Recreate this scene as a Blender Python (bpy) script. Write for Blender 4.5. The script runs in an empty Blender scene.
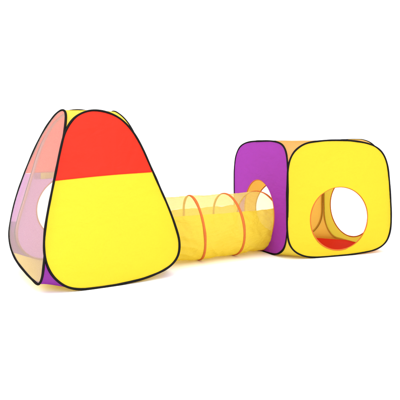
import bpy, bmesh, math, random
from mathutils import Vector, Matrix, noise
S = bpy.context.scene
COL = S.collection
random.seed(4)
R = math.radians

# ------------------------------------------------------------ camera
cam_d = bpy.data.cameras.new("camera"); cam = bpy.data.objects.new("camera", cam_d); COL.objects.link(cam)
cam.location = (0, 0, 0.7052); cam.rotation_euler = (R(90), 0, 0)
cam_d.sensor_width = 36; cam_d.lens = 36 * 562.66 / 400
cam_d.shift_y = -(200 - 147.84) / 400
cam_d.clip_end = 200
S.camera = cam

# ------------------------------------------------------------ white studio surround and lamps
w = bpy.data.worlds.new("World"); S.world = w; w.use_nodes = True
w.node_tree.nodes["Background"].inputs[0].default_value = (1, 1, 1, 1)
w.node_tree.nodes["Background"].inputs[1].default_value = 1.42

def area(name, loc, aim, size, power, col=(1, 1, 1)):
    d = bpy.data.lights.new(name, 'AREA'); d.size = size; d.energy = power; d.color = col
    o = bpy.data.objects.new(name, d); COL.objects.link(o); o.location = loc
    o.rotation_euler = (Vector(aim) - Vector(loc)).to_track_quat('-Z', 'Y').to_euler()
    return o
area("softbox_overhead", (0.1, 2.6, 2.9), (0, 3.4, 0), 2.8, 30)
area("softbox_front", (1.8, -1.0, 2.6), (0, 3.5, .4), 2.0, 22)
area("added_fill_left", (-3.6, 2.4, 2.0), (-.7, 3.2, .4), 1.8, 42)  # added fill lamp, only there to brighten the pyramid's netting side
S.view_settings.view_transform = 'Standard'; S.view_settings.look = 'None'
S.view_settings.exposure = 0.36; S.view_settings.gamma = 1.0

S.render.engine = 'CYCLES'
S.cycles.max_bounces = 14; S.cycles.transparent_max_bounces = 24
S.cycles.diffuse_bounces = 6; S.cycles.transmission_bounces = 8

# ------------------------------------------------------------ materials
def lin(c):
    return tuple(((v / 255) / 12.92 if v / 255 <= .04045 else ((v / 255 + .055) / 1.055) ** 2.4) * .735 for v in c) + (1,)

def fabric(name, rgb, trans=.22, alpha=1.0, rough=.55, gloss=.12, crease=.25, cscale=7, trgb=None, tint_noise=.05, clear=(1, 1, 1)):
    """thin nylon or netting: diffuse + translucent + soft sheen, optionally an open weave (alpha < 1)"""
    m = bpy.data.materials.new(name); m.use_nodes = True; nt = m.node_tree; N = nt.nodes; L = nt.links; N.clear()
    out = N.new('ShaderNodeOutputMaterial')
    tc = N.new('ShaderNodeTexCoord')
    mp = N.new('ShaderNodeMapping'); mp.inputs['Rotation'].default_value = (.3, .5, .4); mp.inputs['Scale'].default_value = (1, 1, 1.7)
    L.new(tc.outputs['Object'], mp.inputs[0])
    n1 = N.new('ShaderNodeTexNoise'); n1.inputs['Scale'].default_value = cscale; n1.inputs['Detail'].default_value = 3; n1.inputs['Distortion'].default_value = .6
    L.new(mp.outputs[0], n1.inputs['Vector'])
    n2 = N.new('ShaderNodeTexNoise'); n2.inputs['Scale'].default_value = 420; n2.inputs['Detail'].default_value = 1
    L.new(tc.outputs['Object'], n2.inputs['Vector'])
    b1 = N.new('ShaderNodeBump'); b1.inputs['Strength'].default_value = crease; b1.inputs['Distance'].default_value = .02
    L.new(n1.outputs['Fac'], b1.inputs['Height'])
    b2 = N.new('ShaderNodeBump'); b2.inputs['Strength'].default_value = .12; b2.inputs['Distance'].default_value = .001
    L.new(n2.outputs['Fac'], b2.inputs['Height']); L.new(b1.outputs[0], b2.inputs['Normal'])
    col = N.new('ShaderNodeMix'); col.data_type = 'RGBA'; col.blend_type = 'MIX'
    c = lin(rgb); d = tuple(v * (1 - tint_noise * 2.2) for v in c[:3]) + (1,)
    col.inputs['A'].default_value = d; col.inputs['B'].default_value = c
    mr = N.new('ShaderNodeMapRange'); mr.inputs['From Min'].default_value = .3; mr.inputs['From Max'].default_value = .62
    L.new(n2.outputs['Fac'], mr.inputs['Value']); L.new(mr.outputs[0], col.inputs['Factor'])
    df = N.new('ShaderNodeBsdfDiffuse'); L.new(col.outputs['Result'], df.inputs['Color']); L.new(b2.outputs[0], df.inputs['Normal'])
    tr = N.new('ShaderNodeBsdfTranslucent'); tr.inputs['Color'].default_value = lin(trgb or rgb); L.new(b2.outputs[0], tr.inputs['Normal'])
    mx = N.new('ShaderNodeMixShader'); mx.inputs[0].default_value = trans
    L.new(df.outputs[0], mx.inputs[1]); L.new(tr.outputs[0], mx.inputs[2])
    last = mx
    if gloss > 0:
        gl = N.new('ShaderNodeBsdfGlossy'); gl.inputs['Roughness'].default_value = rough; gl.inputs['Color'].default_value = (1, 1, 1, 1)
        L.new(b2.outputs[0], gl.inputs['Normal'])
        m2 = N.new('ShaderNodeMixShader'); m2.inputs[0].default_value = gloss * .25; L.new(last.outputs[0], m2.inputs[1]); L.new(gl.outputs[0], m2.inputs[2]); last = m2
    if alpha < 1:
        tp = N.new('ShaderNodeBsdfTransparent'); tp.inputs['Color'].default_value = tuple(clear) + (1,)
        m3 = N.new('ShaderNodeMixShader')
        mr2 = N.new('ShaderNodeMapRange'); mr2.inputs['To Min'].default_value = alpha - .04; mr2.inputs['To Max'].default_value = alpha + .04
        mr2.inputs['From Min'].default_value = .35; mr2.inputs['From Max'].default_value = .65
        L.new(n2.outputs['Fac'], mr2.inputs['Value'])
        L.new(mr2.outputs[0], m3.inputs[0])
        L.new(tp.outputs[0], m3.inputs[1]); L.new(last.outputs[0], m3.inputs[2]); last = m3
    L.new(last.outputs[0], out.inputs[0])
    return m

M = {
 'yellow':  fabric('yellow_nylon', (250, 227, 40), .3, gloss=.06, crease=.4),
 'yellow2': fabric('yellow_nylon_lining', (250, 230, 80), .4, gloss=.06),
 'red':     fabric('red_nylon', (248, 48, 18), .38, gloss=.05, crease=.4),
 'redfloor': fabric('red_floor_nylon', (240, 50, 18), .1, gloss=.05),
 'purple':  fabric('purple_nylon', (168, 54, 190), .28, gloss=.07, crease=.4),
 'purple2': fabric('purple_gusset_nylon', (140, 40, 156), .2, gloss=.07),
 'purple_lit':   fabric('purple_backlit_nylon', (206, 130, 218), .5, gloss=.05),  # paler copy of the purple, backlit look put into the colour
 'orange':  fabric('orange_nylon', (254, 198, 84), .5, gloss=.05),
 'peach':   fabric('peach_nylon', (254, 198, 112), .5, gloss=.05),
 'tulle':   fabric('pale_netting', (255, 248, 242), .55, alpha=.44, gloss=.02, crease=.1, clear=(.97, .91, .86)),
 'tube':    fabric('tunnel_nylon', (255, 228, 66), .45, alpha=.975, gloss=.08, crease=1.0, cscale=8),
 'tubenet': fabric('tunnel_netting', (255, 238, 138), .5, alpha=.58, gloss=.03, crease=.4, cscale=8, clear=(1, .98, .86)),
 'black':   fabric('black_binding', (9, 6, 5), 0, gloss=.04, rough=.5, crease=.1, cscale=60),
 'trim':    fabric('orange_trim', (232, 124, 50), .2, gloss=.04, crease=.1, cscale=60),
 'ring':    fabric('tunnel_ring_tape', (250, 140, 64), .4, gloss=.04, crease=.2, cscale=60),
 'seam_y':  fabric('ochre_seam_tape', (236, 190, 72), .04, gloss=.04, crease=.1, cscale=60),
 'seam_p':  fabric('purple_seam_tape', (218, 150, 186), .04, gloss=.04, crease=.1, cscale=60),
}
gm = bpy.data.materials.new('white_paper'); gm.use_nodes = True
gb = gm.node_tree.nodes['Principled BSDF']; gb.inputs['Base Color'].default_value = (.97, .97, .97, 1); gb.inputs['Roughness'].default_value = .9
gn = gm.node_tree.nodes.new('ShaderNodeTexNoise'); gn.inputs['Scale'].default_value = 90
gbu = gm.node_tree.nodes.new('ShaderNodeBump'); gbu.inputs['Strength'].default_value = .03
gm.node_tree.links.new(gn.outputs['Fac'], gbu.inputs['Height']); gm.node_tree.links.new(gbu.outputs[0], gb.inputs['Normal'])

# ------------------------------------------------------------ helpers
def link(name, verts, faces, mat, parent=None, smooth=True):
    me = bpy.data.meshes.new(name); me.from_pydata([tuple(v) for v in verts], [], faces); me.update()
    me.materials.append(mat)
    o = bpy.data.objects.new(name, me); COL.objects.link(o)
    if parent: o.parent = parent
    if smooth:
        for p in me.polygons: p.use_smooth = True
    return o

def thing(name, label, cat, loc, rz):
    o = bpy.data.objects.new(name, None); COL.objects.link(o); o.location = loc; o.rotation_euler = (0, 0, rz)
    o['label'] = label; o['category'] = cat
    o.empty_display_size = .1
    return o

def spline(pts, n, closed=True):
    """centripetal-ish Catmull-Rom through 2-D/3-D points, resampled evenly to n points"""
    P = [Vector(p) for p in pts]; N = len(P); raw = []
    rng = range(N) if closed else range(N - 1)
    for i in rng:
        if closed: p0, p1, p2, p3 = P[i - 1], P[i], P[(i + 1) % N], P[(i + 2) % N]
        else: p0, p1, p2, p3 = P[max(i - 1, 0)], P[i], P[i + 1], P[min(i + 2, N - 1)]
        d1 = (p2 - p1).length
        t1 = (p2 - p0) * (d1 / max((p2 - p1).length + (p1 - p0).length, 1e-6))
        t2 = (p3 - p1) * (d1 / max((p3 - p2).length + (p2 - p1).length, 1e-6))
        for k in range(16):
            t = k / 16; a = 2*t**3 - 3*t**2 + 1; b = t**3 - 2*t**2 + t; c = -2*t**3 + 3*t**2; d = t**3 - t**2
            raw.append(p1 * a + t1 * b + p2 * c + t2 * d)
    if not closed: raw.append(P[-1])
    return resample(raw, n, closed)

def resample(raw, n, closed=True):
    pts = raw + ([raw[0]] if closed else [])
    L = [0]
    for i in range(1, len(pts)): L.append(L[-1] + (pts[i] - pts[i-1]).length)
    out = []; j = 0; m = n if closed else n - 1
    for k in range(n):
        s = L[-1] * k / m
        while j < len(L) - 2 and L[j+1] < s: j += 1
        t = (s - L[j]) / max(L[j+1] - L[j], 1e-9)
        out.append(pts[j].lerp(pts[j+1], t))
    return out

def smooth_loop(p, it=3):
    n = len(p)
    for _ in range(it): p = [(p[i-1] + p[i] * 2 + p[(i+1) % n]) / 4 for i in range(n)]
    return p

def tape(name, pts, rw, rt, nrm, mat, parent, closed=True, seg=10, wob=.11, seed=0):
    """bound hoop: a rounded flat tape of half-width rw (in the panel) and half-thickness rt (along nrm)"""
    V = []; F = []; n = len(pts)
    for i, p in enumerate(pts):
        if closed: t = (pts[(i+1) % n] - pts[i-1]).normalized()
        else: t = (pts[min(i+1, n-1)] - pts[max(i-1, 0)]).normalized()
        nn = nrm(i) if callable(nrm) else nrm
        a = t.cross(nn).normalized(); b = a.cross(t).normalized()
        k = 1 + wob * noise.noise(p * 14 + Vector((seed, 3, 1))) * 2
        for s in range(seg):
            th = 2 * math.pi * s / seg; c, sn = math.cos(th), math.sin(th)
            c = math.copysign(abs(c) ** .8, c)
            V.append(p + a * (rw * k * c) + b * (rt * k * sn))
    for i in range(n if closed else n - 1):
        for s in range(seg):
            i2 = (i + 1) % n; s2 = (s + 1) % seg
            F.append((i*seg + s, i*seg + s2, i2*seg + s2, i2*seg + s))
    if not closed: F += [tuple(range(seg))[::-1], tuple((n-1)*seg + s for s in range(seg))]
    return link(name, V, F, mat, parent)

class Frame:
    """plane of one side panel: u along the base edge, w up the panel, n inward normal"""
    def __init__(s, U, W, O): s.U = Vector(U); s.W = Vector(W); s.O = Vector(O); s.n = s.U.cross(s.W).normalized()
    def at(s, u, w, d=0): return s.O + s.U * u + s.W * w + s.n * d
def side_frame(k, half, tilt, yaw=0):
    """k: 0 front, 1 right, 2 back, 3 left (in the tent's own axes, front = -y); n points outward"""
    a = k * math.pi / 2 + yaw
    U = Vector((math.cos(a), math.sin(a), 0)); In = Vector((-math.sin(a), math.cos(a), 0))
    W = In * math.sin(tilt) + Vector((0, 0, math.cos(tilt)))
    return Frame(U, W, -In * half)

def panel(name, fr, outline, mats, parent, hole=None, split=None, slope=0, bulge=.012, seed=0, wr=.0025, rings=26, sections=None):
    """cloth filling a hoop outline (list of 2-D Vectors), optional hole (cu, cw, ru, rw), optional seam height.
       returns list of objects [lower, upper] """
    n = len(outline)
    if hole:
        cu, cw, ru, rw = hole
        inner = []
        for p in outline:
            a = math.atan2((p.y - cw) / rw, (p.x - cu) / ru)
            inner.append(Vector((cu + ru * math.cos(a), cw + rw * math.sin(a))))
    else:
        c = sum(outline, Vector((0, 0))) / n
        inner = None
    V = []; F = []
    cc = (hole[0], hole[1]) if hole else (c.x, c.y)
    def disp(u, w, r):
        q = Vector((u * 3.1 + seed * 7.3, w * 3.1, seed * 1.7))
        f = min(1, (1 - r) * 6)
        d = bulge * (1 - r * r)
        d += wr * 2.2 * noise.noise(q) * f
        # creases running in from the hoop
        a = math.atan2(w - cc[1], u - cc[0])
        d += wr * .8 * noise.noise(Vector((a * 9 + seed, r * 1.5, seed))) * f * r * r
        d += .0016 * noise.noise(Vector((a * 26, seed, 7))) * max(0, (r - .86) / .14) * min(1, (1 - r) * 40)
        return d
    if hole:
        for k in range(rings + 1):
            t = k / rings
            for i in range(n):
                p = inner[i].lerp(outline[i], t)
                V.append(fr.at(p.x, p.y, disp(p.x, p.y, .35 + .65 * t) if t < 1 else 0))
        for k in range(rings):
            for i in range(n):
                j = (i + 1) % n; F.append((k*n+i, k*n+j, (k+1)*n+j, (k+1)*n+i))
    else:
        V.append(fr.at(c.x, c.y, disp(c.x, c.y, 0)))
        for k in range(1, rings + 1):
            t = k / rings
            for i in range(n):
                p = c.lerp(outline[i], t); V.append(fr.at(p.x, p.y, disp(p.x, p.y, t) if t < 1 else 0))
        for i in range(n): F.append((0, 1 + (i+1) % n, 1 + i))
        for k in range(rings - 1):
            for i in range(n):
                j = (i + 1) % n; F.append((1+k*n+i, 1+k*n+j, 1+(k+1)*n+j, 1+(k+1)*n+i))
    if split is None:
        return [link(name, V, F, mats[0], parent)]
    res = []
    for up in (0, 1):
        bm = bmesh.new(); vs = [bm.verts.new(v) for v in V]
        for f in F:
            try: bm.faces.new([vs[i] for i in f])
            except ValueError: pass
        co = fr.at(0, split, 0); no = (fr.W - fr.U * slope).normalized()
        bmesh.ops.bisect_plane(bm, geom=bm.verts[:] + bm.edges[:] + bm.faces[:], plane_co=co, plane_no=no, clear_inner=bool(up), clear_outer=not up)
        me = bpy.data.meshes.new(name); bm.to_mesh(me); bm.free()
        me.materials.append(mats[up])
        for p in me.polygons: p.use_smooth = True
        o = bpy.data.objects.new(name if not up else 'upper_section', me); COL.objects.link(o)
        o.parent = parent if not up else res[0]
        res.append(o)
    # folded seam between the two cloths
    xs = [p.x for p in outline if abs(p.y - split - slope * p.x) < .008]
    u0, u1 = min(xs), max(xs)
    V = []; F = []
    for i in range(41):
        u = u0 + (u1 - u0) * i / 40; e = min(1, min(i, 40 - i) / 5)
        for dw, dd in ((-.0035, .0008), (-.003, .0026), (.001, .003), (.0022, .0008)):
            # find r by ray from centre
            V.append(fr.at(u, split + slope * u + dw, bulge_at(u, split + slope * u, outline, hole, disp) + dd))
    for i in range(40):
        for s in range(3): F.append((i*4+s, (i+1)*4+s, (i+1)*4+s+1, i*4+s+1))
    link('seam', V, F, mats[1], res[0])
    return res

def bulge_at(u, w, outline, hole, disp):
    n = len(outline)
    c = Vector((hole[0], hole[1])) if hole else sum(outline, Vector((0, 0))) / n
    p = Vector((u, w)); d = p - c
    best = 1.0; bd = 9
    for q in outline:
        e = q - c; cr = abs(e.x * d.y - e.y * d.x) / max(e.length * d.length, 1e-6)
        if e.dot(d) > 0 and cr < bd: bd = cr; best = e.length; bq = q
    t = d.length / best
    if t >= .995: return 0
    if hole:
        a = math.atan2((bq.y - hole[1]) / hole[3], (bq.x - hole[0]) / hole[2])
        inn = Vector((hole[0] + hole[2] * math.cos(a), hole[1] + hole[3] * math.sin(a)))
        tt = max(0, min(1, (p - inn).length / max((bq - inn).length, 1e-6)))
        return disp(u, w, .35 + .65 * tt)
    return disp(u, w, t)

def hole_trim(fr, hole, mat, parent, d=.008, seed=0):
    cu, cw, ru, rw = hole; pts = []
    for i in range(96):
        a = 2 * math.pi * i / 96; pts.append(fr.at(cu + ru * math.cos(a), cw + rw * math.sin(a), d * 1.0))
    return tape('hole_binding', pts, .0042, .0028, fr.n, mat, parent, seed=seed)

def hole_disp(bulge): return bulge * (1 - .35 ** 2)

def loft(name, A, B, mat, parent, sag=0.0, nrm=None, rows=10, seed=0):
    V = []; F = []; n = len(A)
    for i in range(n):
        for k in range(rows + 1):
            t = k / rows; p = A[i].lerp(B[i], t)
            if nrm: p = p + nrm * (-sag * 4 * t * (1 - t) * min(1, (A[i]-B[i]).length / .15))
            p = p + Vector((noise.noise(p * 6 + Vector((seed, 0, 0))), noise.noise(p * 6 + Vector((0, seed, 5))), noise.noise(p * 6 + Vector((9, 0, seed))))) * .006 * 4 * t * (1 - t)
            V.append(p)
    r = rows + 1
    for i in range(n - 1):
        for k in range(rows): F.append((i*r+k, (i+1)*r+k, (i+1)*r+k+1, i*r+k+1))
    return link(name, V, F, mat, parent)

def part_of(loop, i0, i1, n):
    """points of a closed loop from index i0 to i1 going forward, resampled"""
    N = len(loop); pts = []; i = i0
    while True:
        pts.append(loop[i % N])
        if i % N == i1 % N: break
        i += 1
    if len(pts) < 2: pts.append(pts[0])
    return resample(pts, n, False)

def nearest(loop, u=None, w=None, cond=lambda p: True):
    best = None
    for i, p in enumerate(loop):
        if not cond(p): continue
        d = (0 if u is None else (p.x - u) ** 2) + (0 if w is None else (p.y - w) ** 2)
        if best is None or d < best[0]: best = (d, i)
    return best[1]

def corner_pair(frA, loopA, frB, loopB, wlo, whi, n=40):
    """frA is the panel whose +u side meets the -u side of frB.  Returns for each hoop the corner arc that runs
       from the shared vertical edge to the middle of the top (up) or of the bottom (down)."""
    out = {}
    cA = max(p.x for p in loopA); cB = min(p.x for p in loopB)
    # loops run counter-clockwise: bottom (left to right), right side up, top (right to left), left side down
    topA = max(range(len(loopA)), key=lambda i: loopA[i].y); topB = max(range(len(loopB)), key=lambda i: loopB[i].y)
    botA = nearest(loopA, u=0, cond=lambda p: p.y < .3); botB = nearest(loopB, u=0, cond=lambda p: p.y < .3)
    eAh = nearest(loopA, w=whi, cond=lambda p: p.x > 0); eBh = nearest(loopB, w=whi, cond=lambda p: p.x < 0)
    eAl = nearest(loopA, w=wlo, cond=lambda p: p.x > 0); eBl = nearest(loopB, w=wlo, cond=lambda p: p.x < 0)
    def W(fr, pts): return [fr.at(p.x, p.y) for p in pts]
    up = (W(frA, part_of(loopA, eAh, topA, n)), W(frB, part_of(loopB, topB, eBh, n)[::-1]))
    dn = (W(frA, part_of(loopA, botA, eAl, n)[::-1]), W(frB, part_of(loopB, eBl, botB, n)))
    mid = (W(frA, part_of(loopA, eAl, eAh, n)), W(frB, part_of(loopB, eBh, eBl, n)[::-1]))
    return up, dn, mid

def ccw(pts):
    a = sum(pts[i-1][0] * pts[i][1] - pts[i][0] * pts[i-1][1] for i in range(len(pts)))
    return pts if a > 0 else pts[::-1]

# ------------------------------------------------------------ the setting
def grid_sheet(name, size, mat):
    o = link(name, [(-size, -size, -.004), (size, -size, -.004), (size, size, -.004), (-size, size, -.004)], [(0, 1, 2, 3)], mat, smooth=False)
    o['kind'] = 'structure'; return o
grid_sheet('floor', 40, gm)

NL = 220
def tent_sides(frames, loops, specs, root, rw=.0058, rt=.0055):
    for k in range(4):
        sp = specs[k]
        ps = panel('side_panel', frames[k], loops[k], sp['mats'], root, hole=sp.get('hole'), split=sp.get('split'), slope=sp.get('slope', 0), bulge=sp.get('bulge', .012), seed=k * 3 + sp.get('seed', 0), wr=sp.get('wr', .0025))
        if sp.get('label'): ps[0]['label'] = sp['label']
        if len(ps) > 1 and sp.get('uplabel'): ps[1]['label'] = sp['uplabel']
        pts = [frames[k].at(p.x, p.y, 0) for p in loops[k]]
        tape('hoop_binding', pts, rw, rt, frames[k].n, M['black'], ps[0], seed=k)
        if sp.get('inner'):
            cm = sum(loops[k], Vector((0, 0))) / len(loops[k])
            pin = [frames[k].at(cm.x + (p.x - cm.x) * .986, cm.y + (p.y - cm.y) * .986, -.006) for p in loops[k]]
            tape('seam_tape', pin, rw * 1.15, .0025, frames[k].n, M[sp['inner']], ps[0], seed=k)
        if sp.get('hole'):
            hole_trim(frames[k], sp['hole'], M['trim'], ps[0], hole_disp(sp.get('bulge', .012)), seed=k)
        sp['obj'] = ps[0]

# ------------------------------------------------------------ cube tent
def build_cube():
    root = thing('cube_play_tent', 'yellow and purple cube-shaped play tent with round crawl holes', 'play tent', (.7757, 4.0499, 0), .3732)
    half = .3926
    fr = [side_frame(k, half, 0) for k in range(4)]
    front = [[-.396,.49],[-.393, 0.566], [-.381, 0.622], [-0.345, 0.683], [-0.268, 0.731], [-0.156, 0.749], [-0.041, 0.755], [0.116, 0.750], [0.257, 0.724], [0.335, 0.676], [0.377, 0.600], [0.396, 0.486], [0.407, 0.357], [0.412, 0.248], [0.405, 0.145], [0.368, 0.066], [0.286, 0.022], [0.14, 0.005], [-0.003, 0.0], [-0.164, 0.0], [-0.262, 0.012], [-0.341, 0.048], [-0.382, 0.100], [-0.396, 0.17], [-0.399, 0.283], [-0.400, 0.40]]
    left = [[-.407, .25], [-0.407, 0.365],[-.408,.46], [-0.403, 0.556], [-0.375, 0.647], [-0.307, 0.712], [-0.181, 0.745], [0.051, 0.752], [0.22, 0.747], [0.322, 0.725], [0.369, 0.680], [0.388, 0.597], [.392,.5],[.392,.38],[0.388, 0.259], [0.376, 0.130], [0.334, 0.055], [0.244, 0.010], [0.116, 0.0], [-0.024, 0.0], [-.18, .002], [-.30, .03], [-.375, .085], [-.402, .16]]
    def ideal(top, rs, hw=.381):
        P = []
        r0, r1, r2, r3 = rs
        for r, cx, cy, a0 in ((r0, hw - r0, r0, -90), (r1, hw - r1, top - r1, 0), (r2, -hw + r2, top - r2, 90), (r3, -hw + r3, r3, 180)):
            for s in range(7):
                a = R(a0 + 15 * s); P.append([cx + r * math.cos(a), cy + r * math.sin(a)])
        return P
    def mk(pts): return smooth_loop(spline(ccw(pts), NL), 3)
    loops = [mk(front), mk(ideal(.765, (.19, .21, .30, .2))), mk(ideal(.755, (.19, .21, .21, .19))), mk(left)]
    specs = [
        dict(mats=[M['yellow']], hole=(-.012, .245, .222, .206), label='plain yellow nylon side with a round hole', bulge=.010, wr=.0045),
        dict(mats=[M['yellow2']], inner='seam_y', hole=(.045, .255, .255, .215), bulge=.006, label='yellow side panel with a round hole, seen from inside'),
        dict(mats=[M['orange']], inner='seam_y', hole=(0, .245, .215, .205), bulge=.006, label='orange-yellow side panel with a round hole, seen from inside'),
        dict(mats=[M['purple']], hole=(.012, .258, .222, .226), bulge=.010, label='purple side with a round hole that takes the tunnel'),
    ]
    tent_sides(fr, loops, specs, root)
    top_mid = []; dns = []
    for k in range(4):
        k2 = (k + 1) % 4
        up, dn, mid = corner_pair(fr[k], loops[k], fr[k2], loops[k2], .25, .50)
        out = (fr[k].n + fr[k2].n).normalized()
        loft('corner_gusset', up[0], up[1], M['peach'], root, sag=.015, nrm=Vector((0, 0, 1)) + out * .3, seed=k)
        dns.append(dn)
        loft('corner_gusset', dn[0][:35], dn[1][:35], M['yellow2'] if k == 3 else M['orange'], root, sag=.0, nrm=None, seed=k + 4)
        loft('corner_seam', mid[0], mid[1], M['orange'], root, rows=3, seed=k + 8)
        top_mid.append(up[0][-1])
    # roof cloth between the four hoop tops, dipping slightly
    V = []; F = []; n = 14
    a, b, c, d = top_mid
    for i in range(n + 1):
        for j in range(n + 1):
            s, t = i / n, j / n
            p = (a.lerp(b, s)).lerp(d.lerp(c, s), t)
            V.append(p - Vector((0, 0, .03 * 16 * s * (1-s) * t * (1-t))))
    for i in range(n):
        for j in range(n): q = i*(n+1)+j; F.append((q, q+1, q+n+2, q+n+1))
    link('roof_panel', V, F, M['peach'], root)
    floor_cloth(root, M['redfloor'], dns, 34)
    return root

def floor_cloth(root, mat, dns, cut):
    """floor cloth sewn to the lower run of every hoop; dns[k] = the two bottom corner arcs between side k and k+1"""
    bd = []
    for k in range(4):
        bd += dns[k - 1][1][cut:] + dns[k][0][cut:][::-1]
    bd = resample(bd, 140); V = [Vector((0, 0, .009))]; F = []; n = 140; m = 22
    for k in range(1, m + 1):
        t = k / m
        for p in bd:
            q = p * t; z = .008 + max(0, p.z - .008) * t ** 6 + .003 * noise.noise(Vector((q.x * 5, q.y * 5, 2))) * (1 - t)
            V.append(Vector((q.x, q.y, z)))
    for i in range(n): F.append((0, 1 + i, 1 + (i + 1) % n))
    for k in range(m - 1):
        for i in range(n): j = (i + 1) % n; F.append((1+k*n+i, 1+(k+1)*n+i, 1+(k+1)*n+j, 1+k*n+j))
    return link('floor_panel', V, F, mat, root)

# ------------------------------------------------------------ pyramid tent
def build_pyramid():
    root = thing('pyramid_play_tent', 'tall pyramid-shaped play tent with a red top and yellow lower front', 'play tent', (-.6367, 3.2299, 0), .5640)
    half = .3981; tilt = .2270
    fr = [side_frame(0, half, tilt), side_frame(1, half, tilt), side_frame(2, half, tilt), side_frame(3, .41, .24, .006)]
    front = [[-0.241, 0.735], [-0.212, 0.815], [-0.158, 0.888], [-0.09, 0.925], [-0.030, 0.933], [0.044, 0.920], [0.112, 0.885], [0.170, 0.822], [0.216, 0.737], [0.268, 0.600], [0.314, 0.473], [0.350, 0.371], [0.378, 0.271], [0.392, 0.185], [0.372, 0.108], [0.306, 0.055], [0.174, 0.018], [0.07,.006],[-0.04, 0.0], [-0.190, 0.003], [-0.262, 0.022], [-0.312, 0.060], [-0.346, 0.108], [-0.362, 0.160], [-0.366, 0.225], [-0.356, 0.305], [-0.335, 0.397], [-0.307, 0.500], [-0.282, 0.590]]
    left = [[0.089, 0.938], [-0.008, 0.920], [-0.110, 0.862], [-0.195, 0.788], [-0.270, 0.689], [-0.333, 0.575], [-0.382, 0.443], [-0.391, 0.329], [-0.362, 0.222], [-0.274, 0.150], [-0.115, 0.096], [0.103, 0.064], [0.300, 0.048], [0.368, 0.050], [0.388, 0.082], [0.370, 0.138], [.334, .22], [0.302, 0.310], [0.264, 0.504], [0.227, 0.661], [0.200, 0.830], [0.158, 0.913]]
    sym = [[0, .928], [.075, .915], [.14, .868], [.19, .79], [.232, .69], [.285, .55], [.33, .42], [.372, .28], [.388, .19], [.372, .11], [.315, .05], [.2, .012], [.08, .002]]
    low = [p for p in sym if p[1] < .72]
    sym = [[.006, .930], [.07, .949], [.12, .943], [.168, .90], [.200, .82]] + low + [[-u, w_] for u, w_ in low[::-1] if u > 0] + [[-.168, .765], [-.117, .841], [-.061, .894]]
    half_b = [[0, .925], [.075, .912], [.135, .868], [.185, .79], [.225, .69], [.26, .57], [.290, .43], [.312, .32], [.325, .215], [.310, .13], [.25, .05], [.16, .012], [.06, .002]]
    lowb = half_b[4:]
    symb = [[.018, .956], [.061, .948], [.098, .925], [.150, .87], [.190, .79]] + lowb + [[-u, w_] for u, w_ in lowb[::-1]] + [[-.195, .80], [-.155, .88], [-.10, .933], [-.045, .954]]
    def keep(P): return [[max(-1, min(1, u / max(.398 - .23 * w_ - .016, .02))) * (.398 - .23 * w_ - .016) * (.86 if u < 0 and w_ < .17 else 1) if w_ < .75 else u, w_ + (.012 if u < 0 and w_ < .08 else 0)] for u, w_ in P]
    sym = keep(sym); symb = keep(symb)
    def mk(pts, it=3): return smooth_loop(spline(ccw(pts), NL), it)
    loops = [mk(front, 4), mk(sym), mk(symb), mk(left, 3)]
    sp = .572
    hb = (0, .345, .205, .205)
    specs = [
        dict(mats=[M['yellow'], M['red']], split=sp, slope=.058, bulge=.022, label='yellow front wall of the pyramid', uplabel='red top section', wr=.007),
        dict(mats=[M['yellow2'], M['red']], split=sp, hole=(0, .22, .2, .2), bulge=.012),
        dict(mats=[M['purple_lit'], M['red']], split=sp, inner='seam_p', hole=hb, bulge=.012, label='purple back wall with an orange-bound round hole, seen through the netting'),
        dict(mats=[M['tulle']], bulge=.012, label='see-through pale netting side', wr=.003),
    ]
    tent_sides(fr, loops, specs, root, rw=.0062, rt=.0058)
    # rolled-up yellow door strip over the round hole of the back wall (on its inner side)
    f = fr[2]; bp = specs[2]['obj']
    rollpts = [f.at(u, .556 + .006 * math.cos(u * 9), -.012) for u in [-.20 + .4 * i / 24 for i in range(25)]]
    tape('rolled_door', rollpts, .02, .010, f.n, M['yellow2'], bp, closed=False, seg=14, wob=.1)
    V = []; F = []
    for i in range(21):
        u = .13 + .11 * i / 20
        V += [f.at(u, .567, -.006), f.at(u, .534, -.007)]
    for i in range(20): F.append((2*i, 2*i+2, 2*i+3, 2*i+1))
    link('hem', V, F, M['purple_lit'], bp)
    apex = []; dns = []
    for k in range(4):
        k2 = (k + 1) % 4
        whi = .80 if k == 2 else .66
        up, dn, mid = corner_pair(fr[k], loops[k], fr[k2], loops[k2], .27, whi)
        out = (fr[k].n + fr[k2].n).normalized()
        loft('corner_gusset', up[0], up[1], M['red'] if k == 2 else M['yellow2'], root, sag=.004, nrm=Vector((0, 0, 1)) + out * .5, seed=k)
        dns.append(dn)
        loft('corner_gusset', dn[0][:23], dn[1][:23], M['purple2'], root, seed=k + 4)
        if k == 2:
            m1 = corner_pair(fr[k], loops[k], fr[k2], loops[k2], .27, sp)[2]; m2 = corner_pair(fr[k], loops[k], fr[k2], loops[k2], sp, whi)[2]
            loft('corner_seam', m1[0], m1[1], M['purple_lit'], root, rows=3, seed=k + 8)
            loft('corner_seam', m2[0], m2[1], M['red'], root, rows=3, seed=k + 9)
        else:
            loft('corner_seam', mid[0], mid[1], M['yellow2'], root, rows=3, seed=k + 8)
        apex.append(up[0][-1])
    V = []; F = []; n = 10
    a, b, c, d = apex
    for i in range(n + 1):
        for j in range(n + 1):
            s, t = i / n, j / n
            V.append((a.lerp(b, s)).lerp(d.lerp(c, s), t) - Vector((0, 0, .02 * 16 * s * (1-s) * t * (1-t))))
    for i in range(n):
        for j in range(n): q = i*(n+1)+j; F.append((q, q+1, q+n+2, q+n+1))
    link('roof_panel', V, F, M['yellow2'], root)
    floor_cloth(root, M['yellow2'], dns, 22)
    return root

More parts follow.
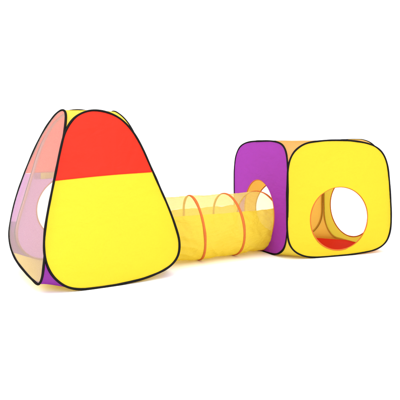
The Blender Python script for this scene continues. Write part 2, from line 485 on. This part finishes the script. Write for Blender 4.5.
# ------------------------------------------------------------ tunnel
def build_tunnel():
    O = Vector((-.03, 3.56, 0))
    root = thing('crawl_tunnel', 'yellow ringed crawl tunnel with netting top, joining the pyramid tent to the cube tent', 'tunnel', O, 0)
    ctr = spline([(-.50, 3.31, .203), (-.285, 3.43, .203), (-.04, 3.55, .203), (.188, 3.708, .203), (.405, 3.897, .203), (.45, 3.935, .203)], 181, False)
    # arclength stations of the rings
    def idx(x): return min(range(len(ctr)), key=lambda i: abs(ctr[i].x - x))
    ringx = [-.285, -.04, .188, .398]
    ids = [idx(x) for x in ringx]
    pitch = ids[1] - ids[0]
    r0 = .201
    def pt(i, th, rr=0.0):
        i = max(0, min(len(ctr) - 1, i))
        t = (ctr[min(i+1, len(ctr)-1)] - ctr[max(i-1, 0)]).normalized()
        side = t.cross(Vector((0, 0, 1))).normalized()      # to the viewer's side
        up = Vector((0, 0, 1))
        # distance to nearest rings -> cloth sags in between
        dn = min(abs(i - j) for j in ids + [ids[0] - pitch]) / (pitch / 2)
        dn = min(dn, 1)
        sag = .007 * (dn ** 1.2)
        q = Vector((i * .16, th * 3.2 - i * .11, 0))
        wr = (noise.noise(q) * .003 + noise.noise(q * 2.3) * .0006) * min(1, dn * 2.5)
        dg = noise.noise(Vector((i * .035 + th * .9, i * .05 - th * 2.6, 4))) ; wr += (.5 - abs(dg) * 2.4) * .0062 * min(1, dn * 2)
        # pinched pleats at the sewn rings
        wr += math.sin(th * 46 + i * .35 + 2 * math.sin(th * 7)) * .0007 * min(1, dn * 4)
        # at the cube the cloth flares a little to meet the hole
        r = r0 - sag + wr + rr
        z = up * (r * math.cos(th)); p = ctr[i] + side * (r * math.sin(th)) + z
        # the wire rings lean a little and stand skewed to the axis, the last one is sewn flat to the cube
        g = max(0, min(1, (ids[-1] - i) / (pitch * .8)))
        p = p - t * (g * (.028 * math.cos(th) + .042 * math.sin(th)))
        if p.z < .002: p.z = .002
        return p - O
    i0, i1 = ids[0] - pitch // 2, ids[-1]
    NT = 220
    def tube(name, t0, t1, mat, parent, nt):
        V = []; F = []; m = nt + 1
        rng = list(range(i0, i1 + 1))
        for i in rng:
            for k in range(m): V.append(pt(i, t0 + (t1 - t0) * k / nt))
        for a in range(len(rng) - 1):
            for k in range(nt): F.append((a*m+k, a*m+k+1, (a+1)*m+k+1, (a+1)*m+k))
        return link(name, V, F, mat, parent)
    hi = R(60)
    low = tube('tunnel_wall', hi, 2 * math.pi - hi, M['tube'], root, 170)
    low['label'] = 'creased yellow nylon lower wall'
    net = tube('netting_top', -hi, hi, M['tubenet'], root, 80)
    net['label'] = 'see-through pale yellow netting along the top'
    for i in ids:
        pts = []; nr = []
        tt = (ctr[min(i+2, 180)] - ctr[max(i-2, 0)]).normalized()
        for k in range(120):
            th = 2 * math.pi * k / 120
            p = pt(i, th, .002); pts.append(p); nr.append((p - (ctr[i] - O)).normalized())
        tape('ring_tape', pts, .0085, .0035, lambda q, nr=nr: nr[q], M['ring'], root, seed=i)
    return root

build_cube()
build_pyramid()
build_tunnel()
